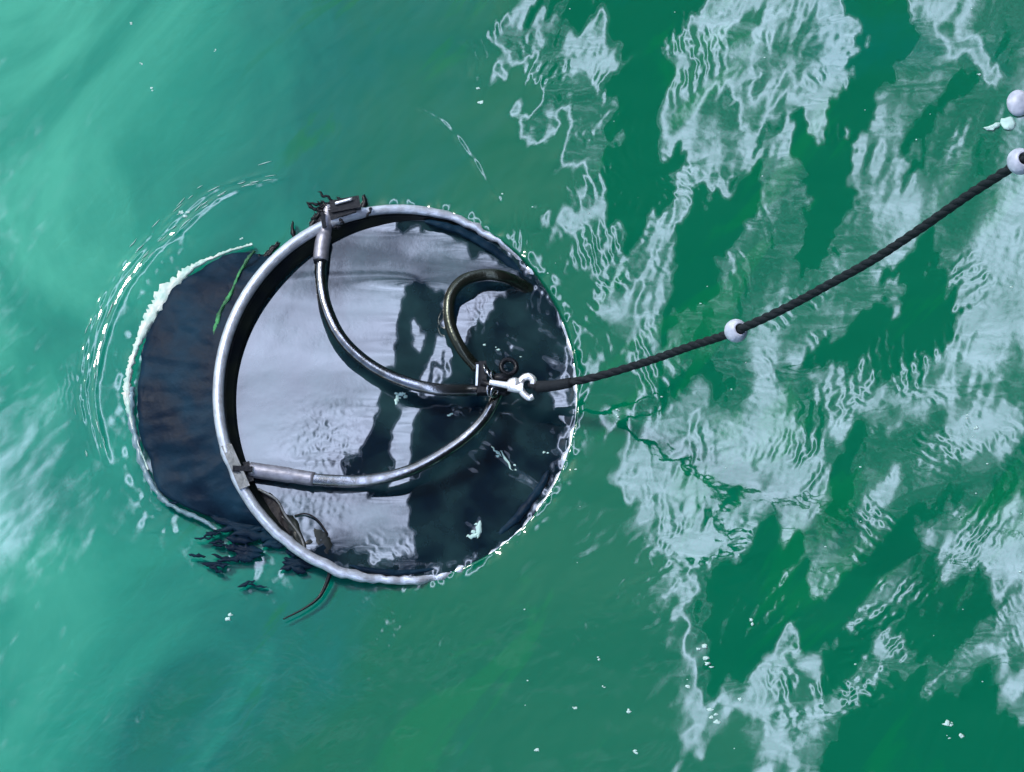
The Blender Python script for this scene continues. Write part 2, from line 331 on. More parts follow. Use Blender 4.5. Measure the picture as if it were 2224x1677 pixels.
packs = [ # u, v, ru(along travel), rv, wavelength, angle, slope, curve
 (1500, 130, 70, 80, 22, 5, .055, .05), (1650, 210, 60, 90, 26, -40, .03, .1), (1820, 250, 60, 90, 24, 10, .05, .1),
 (1230, 210, 110, 60, 20, -30, .07, .1), (1300, 350, 80, 80, 22, 30, .06, .1), (1450, 400, 60, 60, 20, 70, .06, .2),
 (1750, 720, 110, 60, 24, 40, .06, .2), (1960, 790, 90, 70, 24, 5, .07, 0), (1600, 520, 80, 120, 26, 15, .035, 0),
 (1330, 640, 120, 80, 24, 50, .07, .2), (1290, 560, 80, 60, 20, 20, .07, .1), (1450, 850, 90, 80, 28, 20, .05, .1),
 (1500, 1060, 90, 150, 26, 5, .032, .1), (1620, 1150, 90, 60, 22, 80, .035, .1), (1740, 1020, 60, 160, 26, -25, .06, .15),
 (1990, 920, 60, 190, 24, 72, .075, .12), (1980, 960, 80, 120, 22, 68, .06, .05), (1880, 1130, 100, 80, 22, 55, .07, .1),
 (2100, 1180, 80, 90, 20, -50, .05, .25), (1950, 1290, 80, 80, 20, -55, .055, .3), (1920, 1380, 110, 90, 24, -60, .07, .3),
 (2060, 1320, 80, 120, 18, 70, .06, .3), (1830, 1480, 130, 90, 30, 88, .10, .1), (1900, 1540, 60, 120, 24, 85, .08, .1),
 (1750, 1500, 80, 60, 24, 20, .06, .1), (1660, 1320, 60, 130, 26, -45, .06, .1), (1560, 1350, 60, 60, 22, -40, .05, .1),
 (1520, 1200, 60, 120, 26, -70, .05, .1), (2080, 620, 50, 90, 26, -55, .05, .2), (1380, 780, 60, 60, 24, 35, .06, .1),
 (540, 1200, 80, 90, 26, 80, .06, .15), (760, 1330, 80, 160, 26, 75, .020, .12), (620, 1420, 90, 200, 30, 70, .016, .1),
 (1000, 1330, 60, 100, 24, 80, .02, .1), (900, 1400, 90, 120, 30, -40, .03, .1), (1120, 540, 60, 60, 18, 0, .05, .1),
 (1090, 120, 90, 90, 24, 15, .04, .1), (180, 850, 40, 110, 12, 0, .06, 0), (2120, 330, 60, 60, 22, 90, .04, .3), (150, 1625, 150, 34, 26, 84, .04, .02), (330, 1560, 60, 90, 30, 60, .02, .2), (260, 560, 90, 60, 30, 60, .02, .2), (1350, 1250, 120, 90, 30, -60, .03, .2), (1250, 1350, 90, 60, 24, 80, .03, .1), (1150, 700, 90, 60, 22, 0, .05, 0),
]
for i, p in enumerate(packs):
    Hh += packet(*p)
# generic short ripples on the windward part
Hh += right * edge * (0.000010 * grf(45, 190, 0.8, an=-0.2, ratio=1.8, seed=41) + 0.000055 * grf(34, 75, 1.0, an=1.2, ratio=4.0, seed=42) * sstep(grf(5, 16, 1.2, seed=43), 0.0, 1.3) + 0.000050 * grf(30, 70, 1.0, an=0.25, ratio=4.0, seed=44) * sstep(grf(5, 16, 1.2, seed=45), 0.2, 1.4))
# circular wave pushed out by the net (left), plus a fainter second one
def ridge(pts, width, height, tear=0.3, seed=50):
    D = np.full((G, G), 9e9); along = np.zeros((G, G))
    sp = spline([Vector((a, b, 0)) for a, b in pts], 60)
    for i in range(60):
        x1, y1 = sp[i].x, sp[i].y; x2, y2 = sp[i + 1].x, sp[i + 1].y
        ex, ey = x2 - x1, y2 - y1; L2 = ex * ex + ey * ey
        t = np.clip(((U0 - x1) * ex + (V0 - y1) * ey) / L2, 0, 1)
        sgn = np.sign((U0 - x1) * ey - (V0 - y1) * ex)
        d = np.hypot(U0 - x1 - t * ex, V0 - y1 - t * ey)
        k = d < np.abs(D); D[k] = (d * np.where(sgn == 0, 1, sgn))[k]; along[k] = ((i + t) / 60)[k]
    nz = 1 + tear * grf(12, 50, 1, seed=seed)
    fade = sstep(along, 0.0, 0.12) * (1 - sstep(along, 0.88, 1.0))
    return height * nz * fade * np.exp(-(D / width) ** 2)
arc = [(640, 380), (560, 392), (470, 425), (390, 490), (300, 575), (243, 670), (213, 770), (202, 860), (222, 960), (240, 1010)]
Hh += ridge(arc, 7, 0.0010, 0.22)
Hh += ridge([(a - 20, b - 12) for a, b in arc], 5, 0.0005, 0.5, 51)
Hh += ridge([(a - 34, b - 14) for a, b in arc[2:-1]], 5, 0.0004, 0.7, 52)
Hh += ridge([(900, 235), (965, 275), (1010, 330), (1065, 410), (1090, 450)], 5, 0.0006, 0.5, 53)

# the hoop: centre / radii in photo pixels; tilt: left side lifted out of the water
HC = (865, 858); HR = (391, 404)
def hoop_z(a): return max(-0.0050, 0.016 - 0.032 * math.cos(a + 0.30))
def hoop_pt(a, k=1.0, dz=0.0):
    return P(HC[0] + HR[0] * k * math.cos(a), HC[1] - HR[1] * k * math.sin(a), hoop_z(a) + dz)
rad = np.hypot((U0 - HC[0]) / HR[0], (V0 - HC[1]) / HR[1])
Hh -= 0.07 * (1 - sstep(rad, 0.982, 0.996))
Hh -= np.median(Hh[(rad > 1.0) & (rad < 1.12)])
lap = 0.0007 * grf(18, 80, 1.5, seed=71) * np.exp(-((rad - 1.0) / 0.045) ** 2) * sstep(XX, -0.30, -0.10)
lap = lap + 0.00025 * grf(18, 70, 1.4, seed=72) * (np.exp(-((U0 - 530) / 130) ** 2 - ((V0 - 1190) / 90) ** 2) + np.exp(-((rad - 1.50) / 0.10) ** 2) * (U0 < 600) * (V0 > 500) * (V0 < 1150))
Hh += lap

def grid_mesh(name, xs, ys, H, material, keep=None):
    nx, ny = len(xs), len(ys); X, Y = np.meshgrid(xs, ys)
    co = np.empty((ny, nx, 3), np.float32); co[..., 0] = X; co[..., 1] = Y; co[..., 2] = H
    idx = np.arange(nx * ny).reshape(ny, nx)
    q = np.stack([idx[:-1, :-1], idx[:-1, 1:], idx[1:, 1:], idx[1:, :-1]], -1).reshape(-1, 4)
    co = co.reshape(-1, 3)
    if keep is not None:
        kq = keep[:-1, :-1].reshape(-1); q = q[kq]
        used = np.unique(q); remap = np.zeros(len(co), np.int64); remap[used] = np.arange(len(used)); co = co[used]; q = remap[q]
    me = bpy.data.meshes.new(name); nq = len(q)
    me.vertices.add(len(co)); me.vertices.foreach_set('co', co.ravel())
    me.loops.add(nq * 4); me.loops.foreach_set('vertex_index', q.ravel().astype(np.int32))
    me.polygons.add(nq); me.polygons.foreach_set('loop_start', np.arange(0, nq * 4, 4, dtype=np.int32)); me.polygons.foreach_set('loop_total', np.full(nq, 4, np.int32))
    me.polygons.foreach_set('use_smooth', np.ones(nq, bool)); me.update(calc_edges=True); me.materials.append(material)
    o = bpy.data.objects.new(name, me); C.objects.link(o); return o
i0, i1 = 30, G - 30; j0, j1 = 130, G - 130
ext = 0.02 * 1.35 ** np.arange(32); ext = np.cumsum(ext)
xs = np.concatenate([ax[i0] - ext[::-1], ax[i0:i1], ax[i1 - 1] + ext]); ys = np.concatenate([ax[j0] - ext[::-1], ax[j0:j1], ax[j1 - 1] + ext])
Hc = Hh[j0:j1, i0:i1]
Hp = np.pad(Hc, 32, mode='edge')
rx = np.concatenate([np.linspace(1, 0, 32)[::-1] * 0 + np.clip(1 - ext[::-1] / 0.6, 0, 1), np.ones(i1 - i0), np.clip(1 - ext / 0.6, 0, 1)])
ry = np.concatenate([np.clip(1 - ext[::-1] / 0.6, 0, 1), np.ones(j1 - j0), np.clip(1 - ext / 0.6, 0, 1)])
Hp = Hp * np.outer(ry, rx)
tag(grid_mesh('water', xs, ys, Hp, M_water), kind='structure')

# ------------------------------------------------------------------ pool of still water held inside the hoop
U2 = U0 + 5 * grf(20, 90, 1.4, seed=61); V2 = V0 + 7 * grf(20, 90, 1.4, seed=62)
pool_dark = [
 [(868, 690), (880, 640), (915, 622), (955, 640), (968, 680), (955, 730), (925, 790), (905, 830), (885, 880), (860, 935), (835, 975), (858, 1005), (852, 1060), (825, 1080), (790, 1062), (748, 1045), (742, 1000), (790, 975), (805, 920), (835, 860), (850, 800), (862, 745)],
 [(1105, 640), (1060, 680), (1010, 745), (960, 770), (935, 810), (915, 870), (897, 930), (893, 1010), (893, 1100), (898, 1170), (912, 1200), (870, 1215), (860, 1300), (1300, 1300), (1300, 600), (1150, 600), (1120, 610)],
 [(860, 400), (860, 495), (930, 500), (975, 510), (1010, 545), (1060, 560), (1110, 592), (1155, 625), (1300, 700), (1300, 400)],
 [(700, 1180), (760, 1200), (840, 1225), (900, 1215), (900, 1300), (600, 1300)],
]
pool_light = [[(895, 700), (925, 735), (905, 770), (885, 740)], [(950, 800), (985, 745), (1000, 765), (965, 830), (935, 880), (925, 860)], [(1190, 830), (1240, 790), (1262, 850), (1235, 930), (1205, 900)],
              [(1030, 1150), (1045, 1120), (1052, 1165), (1020, 1170)], [(1215, 930), (1240, 940), (1225, 1020), (1200, 1060)]]
pm = np.zeros((G, G), bool)
for p in pool_dark: pm |= inpoly(U2, V2, p)
for p in pool_light: pm &= ~inpoly(U2, V2, p)
pf = blur(pm.astype(float), 0.0012)
ptex = grf(8, 160, 1.6, an=0.6, ratio=2.0, seed=63)
fp = -1.55 + pf * 2.5 + 0.10 * ptex * (0.4 + 1.4 * pf) + pf * grf(25, 150, 1.2, an=-0.5, ratio=3.0, seed=66) * (0.45 * sstep(grf(6, 25, 1.2, seed=67), -0.3, 1.0) + 0.9 * np.exp(-((U0 - 1150) / 110) ** 2 - ((V0 - 760) / 60) ** 2) + 0.6 * np.exp(-((U0 - 1120) / 60) ** 2 - ((V0 - 1010) / 60) ** 2))
pflat = blur(inpoly(U2, V2, [(690, 535), (860, 525), (888, 580), (872, 690), (835, 800), (790, 880), (690, 950), (640, 1010), (590, 990), (560, 900), (580, 780), (620, 670), (650, 590)]).astype(float), 0.0035)
fp = fp + 0.08 * pflat - 0.08
Sp = Tt + 0.042 * fp
Sp = Sp * (1 - sstep(rad, 1.02, 1.10))
H2 = poisson(Sp, 0.022)
for p in [(1120, 740, 40, 110, 22, 72, .085, .05), (1180, 800, 40, 80, 22, 70, .07, .05), (1030, 700, 60, 40, 16, 10, .05, 0), (960, 800, 40, 70, 30, 30, .03, 0),
          (1110, 1000, 30, 90, 20, 40, .06, .05), (700, 960, 60, 60, 22, 40, .015, .1), (1180, 640, 60, 50, 20, 0, .05, 0), (880, 1230, 40, 90, 16, 60, .06, 0), (1000, 900, 50, 40, 14, 80, .05, .1)]:
    H2 += packet(*p)
crump = np.exp(-((U0 - 720) / 90) ** 2 - ((V0 - 960) / 70) ** 2) + np.exp(-((U0 - 680) / 70) ** 2 - ((V0 - 1090) / 50) ** 2)
H2 += crump * 0.00003 * grf(40, 150, 0.8, seed=64)
ins = (rad < 0.998)
H2 += lap
H2 = H2 - H2[(rad > 0.93) & (rad < 0.99) & (U0 > 1100)].mean() + 0.000
tag(grid_mesh('pooled_water', ax, ax, H2, M_pool, ins), kind='structure')
def pool_h(u, v, d=0.0):
    p = P(u, v, 0); return float(H2[int(round(p.y / STEP + G / 2)), int(round(p.x / STEP + G / 2))]) + d

# ------------------------------------------------------------------ unseen ship side, placed and sized for dark gaps in the reflections
def unseen_hull():
    V = []; F = []; n = 40
    prof = [(3.0, -1.5), (3.0, 4), (3.0, 12), (3.0, 24), (3.0, 30), (3.25, 30.0), (3.25, 28.8), (22, 28.8), (22, -1.5)]
    for i in range(n + 1):
        y = -60 + 120 * i / n; b = 0.0 if abs(y) < 40 else ((abs(y) - 40) / 20) ** 2 * 9
        for (x, z) in prof: V.append((min(x + b, 12.4) if x < 20 else max(x - b, 12.6), y, z))
    k = len(prof)
    for i in range(n):
        for j in range(k):
            F.append((i * k + j, i * k + (j + 1) % k, (i + 1) * k + (j + 1) % k, (i + 1) * k + j))
    F.append(tuple(range(k))); F.append(tuple(n * k + j for j in range(k)))
    return V, F
hs = empty('ship', (3, 0, 0)); tag(hs, 'unseen dark ship side added beyond the right edge for its reflection', 'ship')
obj('unseen_hull', *unseen_hull(), M_hull, hs, smooth=False)

# ------------------------------------------------------------------ the towed net: hoop, collar, bag, bridle
net = empty('plankton_net', P(HC[0], HC[1], 0.0))
tag(net, 'round hoop net floating in green water, pale steel rim, three curved rods', 'net')
NA = 180
ring = [hoop_pt(2 * math.pi * i / NA) for i in range(NA)]
def ring_sweep():
    V = []; F = []; k = 14
    for i, p in enumerate(ring):
        a = 2 * math.pi * i / NA
        t = (ring[(i + 1) % NA] - ring[i - 1]).normalized(); o = t.cross(Vector((0, 0, 1))).normalized(); w = o.cross(t)
        lo = abs(math.atan2(math.sin(a - 3.95), math.cos(a - 3.95)))
        sub = sstep(math.cos(a + .30), -0.25, 0.35); wob = 1 + sub * (0.45 * mnoise.noise(Vector((a * 22, 0, 3))) + 0.15 * mnoise.noise(Vector((a * 60, 2, 3))) - .08)
        thick = (0.0078 if math.cos(a) < -0.2 else 0.0064) * wob
        sh = (0.0060 * mnoise.noise(Vector((a * 9, 0, 1))) + 0.0035 * mnoise.noise(Vector((a * 33, 5, 1)))) * sub + (.003 * mnoise.noise(Vector((a * 12, 0, 8))) if lo < .5 else 0); p = p + Vector((0, 0, .009 * mnoise.noise(Vector((a * 20, 9, 9))) * sub))
        for j in range(k):
            an = 2 * math.pi * j / k
            V.append(p + o * (thick * math.cos(an) + sh) + w * thick * math.sin(an))
    for i in range(NA):
        for j in range(k):
            i2 = (i + 1) % NA; F.append((i * k + j, i * k + (j + 1) % k, i2 * k + (j + 1) % k, i2 * k + j))
    return V, F
obj('hoop', *ring_sweep(), M_steel, net)
def loft(prof, mat_, name, parent, amp=0.0, freq=30):       # prof(a) -> list of points
    V = []; F = []; k = None
    for i in range(NA):
        a = 2 * math.pi * i / NA; L_ = prof(a); k = len(L_)
        for p in L_:
            q = Vector(p); nz = mnoise.noise(q * freq) * amp
            V.append(q + Vector((0, 0, nz)))
    for i in range(NA):
        for j in range(k - 1):
            i2 = (i + 1) % NA; F.append((i * k + j, i * k + j + 1, i2 * k + j + 1, i2 * k + j))
    return obj(name, V, F, mat_, parent)
def collar_prof(a):
    w = 0.5 - 0.5 * math.cos(a - 2.75 + math.pi)       # 1 at upper left
    w = max(0.0, math.cos(a - 2.55)) ** 0.6
    zl = hoop_z(a)
    out_ = []
    for j, (k, d) in enumerate([(0.985, 0.0), (0.970, -.004), (0.962, -.008), (0.948, -.009), (0.94, -.012), (0.920, -.014), (0.908, -0.018), (0.900, -0.030), (0.895, -0.05), (0.89, -0.08)]):
        kk = 0.985 - (0.985 - k) * (0.2 + 0.9 * w)
        out_.append(hoop_pt(a, kk, d))
    return out_
loft(collar_prof, M_collar, 'collar', net)
for kk, dz, r in ((0.964, -0.0075, 0.0011), (0.942, -0.0145, 0.0010)):   # stitched cords along the collar
    pts = []
    for i in range(40):
        a = 1.2 + 2.75 * i / 39; w = max(0.0, math.cos(a - 2.55)) ** 0.6
        pts.append(hoop_pt(a, 0.985 - (0.985 - kk) * (0.35 + 0.85 * w), dz))
    obj('collar_welt', *sweep(pts, r, 6), M_collar, net)
LOOSE = []
# outer shoulder of the bag, bulging to the left, awash
bag_edge = [(560, 505), (480, 560), (400, 605), (345, 675), (312, 755), (300, 850), (304, 930), (326, 1010), (358, 1075), (430, 1112), (505, 1150), (560, 1190)]
esp = spline([Vector((a, b, 0)) for a, b in bag_edge], 60)
e_ang = [math.atan2(HC[1] - p.y, p.x - HC[0]) % (2 * math.pi) for p in esp]; e_rad = [math.hypot((p.x - HC[0]) / HR[0], (p.y - HC[1]) / HR[1]) for p in esp]
e_ang2 = [math.atan2((HC[1] - p.y) / HR[1], (p.x - HC[0]) / HR[0]) % (2 * math.pi) for p in esp]
def bag_r(a):
    a %= 2 * math.pi
    if a <= e_ang2[0] or a >= e_ang2[-1]: return 1.0
    return float(np.interp(a, e_ang2, e_rad))
def bag():
    V = []; F = []; n = 150; k = 22
    a0, a1 = e_ang2[0] - 0.03, e_ang2[-1] + 0.03
    for i in range(n + 1):
        a = a0 + (a1 - a0) * i / n; R = bag_r(a); zr = hoop_z(a) - 0.010
        R += 0.02 * mnoise.noise(Vector((a * 9, 0, 0))) + 0.010 * mnoise.noise(Vector((a * 40, 0, 4)))
        ef = sstep(a, a0, a0 + .22) * (1 - sstep(a, a1 - .30, a1)); R = 1.0 + max(R - 1.0, 0) * (0.05 + 0.95 * ef)
        for j in range(k):
            t = j / (k - 1)
            rr = 0.995 + (R - 0.995) * min(1, t / 0.86) + (0.0 if t < 0.86 else 0.03 * (t - 0.86))
            z = zr * (1 - min(1, t / 0.86)) ** 1.4 + 0.006 * math.sin(math.pi * min(1, t / 0.86)) + 0.0015
            if t > 0.86: z -= 0.05 * (t - 0.86) / 0.14
            p = P(HC[0] + HR[0] * rr * math.cos(a), HC[1] - HR[1] * rr * math.sin(a), z)
            p.z += (0.0040 * mnoise.noise(p * 30) + 0.0020 * mnoise.noise(p * 60) + 0.0030 * mnoise.noise(Vector((a * 22, t * 3, 2))) + 0.0008 * mnoise.noise(p * 90)) * min(1, t * 4)
            V.append(p)
    for i in range(n):
        for j in range(k - 1): F.append((i * k + j, i * k + j + 1, (i + 1) * k + j + 1, (i + 1) * k + j))
    return V, F
obj('bag', *bag(), M_net, net)
# submerged remainder of the bag, tapering down and away
def tail_prof(a):
    return [hoop_pt(a, 0.99, -0.006), hoop_pt(a, 0.985, -0.05)] + [hoop_pt(a, 0.985 * s, -0.05 - d) for s, d in ((0.93, .15), (0.8, .35), (0.6, .6), (0.35, .9), (0.12, 1.15))]
obj_ = loft(tail_prof, M_net, 'net_tail', net)
# pale strips painted for the sky reflection along the bag's outer edge
def strip(cl, width, z, name, mat_, parent, seed=0, n=110, bumpy=0.0012, ragged=0.25):
    sp = spline([Vector((a, b, 0)) for a, b in cl], n); V = []; F = []; rr = random.Random(seed); k = 6
    for i, p in enumerate(sp):
        t = (sp[min(i + 1, n)] - sp[max(i - 1, 0)]).normalized(); nn = Vector((t.y, -t.x, 0)); w = width(i / n)
        l = w * max(.15, 1 + ragged * 1.4 * mnoise.noise(Vector((i * .25, seed, 0))) + ragged * 1.1 * mnoise.noise(Vector((i * .8, seed, 5))))
        r_ = w * max(.15, 1 + ragged * mnoise.noise(Vector((i * .3, seed, 9))) + ragged * 0.7 * mnoise.noise(Vector((i * 1.2, seed, 13))))
        for j in range(k):
            s = -1 + 2 * j / (k - 1); off = s * (l if s < 0 else r_)
            q = p + nn * off; hz = z + (0.0012 * (1 - s * s)) * min(1, w / 8) + bumpy * mnoise.noise(Vector((q.x, q.y, seed)) * 0.09) - (0.004 if abs(s) > .9 else 0)
            V.append(P(q.x, q.y, hz))
    for i in range(n):
        for j in range(k - 1): F.append((i * k + j, i * k + j + 1, (i + 1) * k + j + 1, (i + 1) * k + j))
    return obj(name, V, F, mat_, parent)
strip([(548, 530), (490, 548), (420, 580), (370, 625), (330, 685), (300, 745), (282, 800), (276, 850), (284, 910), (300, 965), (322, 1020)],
      lambda t: 2.6 + 15 * math.exp(-((t - 0.35) / 0.13) ** 2) + 6 * math.exp(-((t - 0.68) / 0.12) ** 2), 0.0006, 'edge_reflection', M_edge_refl, net, 3, n=160, ragged=0.8)
strip([(284, 840), (284, 900), (296, 960), (314, 1020), (345, 1075), (385, 1105), (440, 1130), (470, 1150)], lambda t: 9 - 5 * t, 0.0000, 'edge_reflection', M_edge_refl2, net, 7, n=90, ragged=0.5)['label'] = 'painted grey-blue lower end of the edge reflection'
# brackets that hold the bridle rods on the hoop
JZ = 0.050
def rod(name, pts, r, sleeve_pts=None, sleeve_r=0.0, label=None):
    fz = lambda z: z if z < .035 else min(.050, .035 + (z - .035) * .16)
    pts = [(u, v, fz(z)) for u, v, z in pts]; sleeve_pts = sleeve_pts and [(u, v, fz(z)) for u, v, z in sleeve_pts]
    sp = spline([P(*p) for p in pts], 64)
    o = obj(name, *sweep(sp, r, 16), M_rod, net)
    if label: o['label'] = label
    if sleeve_pts:
        s = obj('sleeve', *sweep(spline([P(*p) for p in sleeve_pts], 24), sleeve_r, 18), M_sleeve, o)
    return o
rA = rod('bridle_rod', [(700, 560, .062), (697, 600, .075), (708, 665, .10), (742, 735, .125), (800, 790, .145), (870, 826, .150), (945, 845, .145), (1040, 848, JZ)], 0.0082,
    [(714, 448, .045), (707, 500, .052), (700, 530, .058), (696, 566, .066)], lambda t: 0.0090 if t < 0.45 else 0.0106)
rB = rod('bridle_rod', [(560, 1024, .040), (620, 1032, .055), (690, 1042, .075), (790, 1044, .10), (890, 1022, .12), (985, 970, .135), (1050, 912, .135), (1085, 850, JZ)], lambda t: 0.0088 - 0.0014 * t,
    [(543, 1020, .036), (570, 1024, .042), (620, 1031, .055), (682, 1041, .073)], lambda t: 0.0106 if t < 0.75 else 0.0098)
M_rodc = simple('olive_stained_rod', (0.055, 0.062, 0.050), 0.22, 0.8, 0.2, 300, (0.035, 0.04, 0.03), 60)
rC = rod('bridle_rod', [(1180, 650, -.02), (1130, 617, .010), (1090, 600, .035), (1050, 597, .055), (1005, 610, .080), (978, 645, .10), (977, 700, .115), (1000, 755, .125), (1036, 800, JZ)], lambda t: 0.0085 - 0.0008 * t)
rC.data.materials[0] = M_rodc
# dark end plug under sleeve of the first rod
obj('sleeve_plug', *sweep([P(697, 562, .0397), P(696, 572, .0403)], 0.0094, 16), M_black, net)
# hoop clamps
def chunk(c, r, n=10, seed=0, sx=1, sy=1, sz=1):
    random.seed(seed); return ball(c, r, sx, sy, sz, n, 7, 0.22)
cl = empty('hoop_clamp', P(735, 455, 0.045)); cl.parent = net; cl.matrix_parent_inverse = net.matrix_basis.inverted()
bpy.context.view_layer.update()
def cpart(name, v, f, m, par=cl, smooth=False):
    o = obj(name, v, f, m, None, smooth); o.parent = par; o.matrix_parent_inverse = par.matrix_world.inverted(); return o
def oriented_box(u0, v0, u1, v1, z0, z1, w, h):
    a = P(u0, v0, z0); b = P(u1, v1, z1); t = (b - a); L_ = t.length; t.normalize(); s = t.cross(Vector((0, 0, 1))).normalized(); q = s.cross(t)
    return box((a + b) / 2, t * L_ / 2, s * w / 2, q * h / 2)
cpart('jaw', *merge([oriented_box(718, 452, 782, 440, .044, .044, .017, .014), oriented_box(716, 470, 770, 452, .040, .040, .014, .014), oriented_box(690, 480, 705, 490, .035, .035, .012, .01)]), M_black)
cpart('jaw_bolt', *sweep(spline([P(728, 442, .054), P(765, 432, .054)], 6), 0.0022, 8), M_chrome, smooth=True)
cpart('strap', *merge([oriented_box(700, 463, 705, 495, .048, .046, .006, .012)]), M_black)
cl2 = empty('hoop_clamp', P(520, 1010, 0.03)); cl2.parent = net; cl2.matrix_parent_inverse = net.matrix_basis.inverted()
bpy.context.view_layer.update()
cpart('plate', *merge([oriented_box(490, 966, 530, 1060, .048, .046, .0125, .004), oriented_box(500, 966, 540, 1056, .052, .050, .004, .005)]), M_plate, cl2)
cpart('jaw', *merge([oriented_box(505, 1018, 548, 1020, .050, .048, .007, .009), oriented_box(535, 1005, 545, 1048, .034, .034, .009, .012), oriented_box(537, 1050, 533, 1075, .028, .024, .008, .012)]), M_black, cl2)
cpart('clamp_bolt', *sweep([P(540, 1021, .043), P(552, 1021, .044)], 0.0052, 10), M_chrome, cl2, True)
# torn fabric and weed caught in the lower left of the hoop
def blob_poly(pts, z, h, name, m, parent, seed=1):
    sp = []
    n = len(pts); V = []; F = []
    big = spline([Vector((a, b, 0)) for a, b in pts + [pts[0]]], n * 6)[:-1]
    cx = sum(p.x for p in big) / len(big); cy = sum(p.y for p in big) / len(big); K = len(big)
    lv = [(1.0, -0.004), (1.0, 0.3), (0.86, 0.8), (0.6, 1.0), (0.3, 0.95), (0.05, 1.0)]
    for s, zz in lv:
        for p in big:
            x, y = cx + (p.x - cx) * s, cy + (p.y - cy) * s
            V.append(P(x + 3 * mnoise.noise(Vector((x * .1, y * .1, seed))), y + 3 * mnoise.noise(Vector((x * .1, y * .1, seed + 9))), z + h * zz + (h * 0.8 * mnoise.noise(Vector((x * .07, y * .07, seed))) if zz > 0 else -0.004)))
    for r in range(len(lv) - 1):
        for j in range(K): F.append((r * K + j, r * K + (j + 1) % K, (r + 1) * K + (j + 1) % K, (r + 1) * K + j))
    F.append(tuple((len(lv) - 1) * K + j for j in range(K)))
    return obj(name, V, F, m, parent)
zb = 0.004
def sliver(u, v, L_, w, ang, seed, z=-0.0006, h=.0022):
    V = []; F = []; n = 14; c, s_ = math.cos(ang), math.sin(ang)
    for i in range(n + 1):
        t = -1 + 2 * i / n; ww = w * (1 - t * t) ** .7 * (1 + .7 * mnoise.noise(Vector((t * 3, seed, 0)))) + .4; bend = 5 * mnoise.noise(Vector((t * 2, seed, 7)))
        for sd_, hh in ((-1, -.004), (-.8, h * .6), (0, h), (.8, h * .6), (1, -.004)):
            a_, b_ = t * L_, sd_ * ww + bend
            V.append(P(u + a_ * c - b_ * s_, v - a_ * s_ - b_ * c, z + hh))
    for i in range(n):
        for j in range(4): F.append((i * 5 + j, i * 5 + j + 1, (i + 1) * 5 + j + 1, (i + 1) * 5 + j))
    return V, F
random.seed(21); sl = []  # dark slivers modelled for the broken reflections below the bag
for (u0, v0, du, dv, n_, L0, w0) in ((520, 1140, 50, 24, 9, 44, 11), (528, 1200, 22, 34, 10, 26, 8), (470, 1170, 34, 44, 14, 20, 3.5), (470, 1225, 40, 16, 6, 34, 4), (650, 1215, 34, 18, 11, 30, 9), (600, 1180, 20, 14, 5, 24, 6), (395, 1085, 34, 10, 6, 16, 4), (530, 1275, 20, 6, 2, 24, 3), (600, 1130, 40, 20, 5, 30, 3)):
    for q_ in range(n_):
        sl.append(sliver(u0 + random.gauss(0, du * .6), v0 + random.gauss(0, dv * .6), L0 * random.uniform(.5, 1.2), w0 * random.uniform(.6, 1.2), random.uniform(-.5, .35), random.random() * 99))
tag(obj('dark_reflection_slivers', *merge(sl), M_net, net), kind='stuff')
random.seed(8); wd = []
for q_ in range(26): wd.append(sliver(730 + random.gauss(0, 32), 452 + random.gauss(0, 11) - .25 * 0, random.uniform(6, 22), random.uniform(1.5, 5), random.uniform(-.9, 1.2), q_ * 3.1, z=.040, h=.006))
for q_ in range(14): a_ = random.uniform(1.75, 2.5); wd.append(sliver(HC[0] + HR[0] * 1.05 * math.cos(a_), HC[1] - HR[1] * 1.05 * math.sin(a_), random.uniform(8, 26), random.uniform(2, 7), random.uniform(.6, 1.8), q_ * 7.7, z=.003, h=.004))
tag(obj('weed_tuft', *merge(wd), M_black, net), kind='stuff')
blob_poly([(560, 1065), (590, 1070), (618, 1110), (640, 1150), (625, 1165), (590, 1120)], pool_h(600, 1110) - .001, .003, 'torn_flap', M_brown, net, 1)
blob_poly([(600, 1110), (640, 1125), (660, 1170), (668, 1195), (640, 1175)], pool_h(640, 1150) - .001, .004, 'torn_flap', M_collar, net, 2)
blob_poly([(662, 1150), (700, 1140), (722, 1175), (722, 1215), (680, 1205), (660, 1185)], pool_h(690, 1180) - .002, .002, 'torn_flap', M_collar, net, 3)
obj('loose_thread', *sweep(spline([P(640, 1120, .018), P(665, 1116, .022), P(690, 1130, .02), P(712, 1160, .018)], 20), 0.0012, 6), M_brown, net)
obj('loose_thread', *sweep(spline([P(560, 1062, .026), P(600, 1085, .026), P(620, 1120, .02), P(650, 1160, .018), P(662, 1190, .016)], 20), 0.0018, 6), M_plate, net)
# wet dark fabric gathered along the far rim (upper right and bottom)
def rim_fold(a0, a1, kk, w, name, seed):
    V = []; F = []; n = 70; k = 8
    for i in range(n + 1):
        a = a0 + (a1 - a0) * i / n; fade = math.sin(math.pi * min(1, max(0.0, i / n))) ** 0.35
        for j in range(k):
            s = -1 + 2 * j / (k - 1)
            wz = w * fade * (1 + 0.45 * mnoise.noise(Vector((a * 17, seed, s))))
            ku = kk + s * wz
            u = HC[0] + HR[0] * ku * math.cos(a); v = HC[1] - HR[1] * ku * math.sin(a)
            z = max(hoop_z(a), -0.002) + 0.002 + 0.005 * (1 - s * s) * fade + 0.0015 * mnoise.noise(Vector((u * .06, v * .06, seed)))
            if abs(s) > 0.95: z -= 0.02
            V.append(P(u, v, z))
    for i in range(n):
        for j in range(k - 1): F.append((i * k + j, i * k + j + 1, (i + 1) * k + j + 1, (i + 1) * k + j))
    return obj(name, V, F, M_net, net)
rim_fold(0.62, 1.42, 0.945, 0.030, 'rim_fold', 3)
rim_fold(4.42, 4.95, 0.955, 0.020, 'rim_fold', 8)
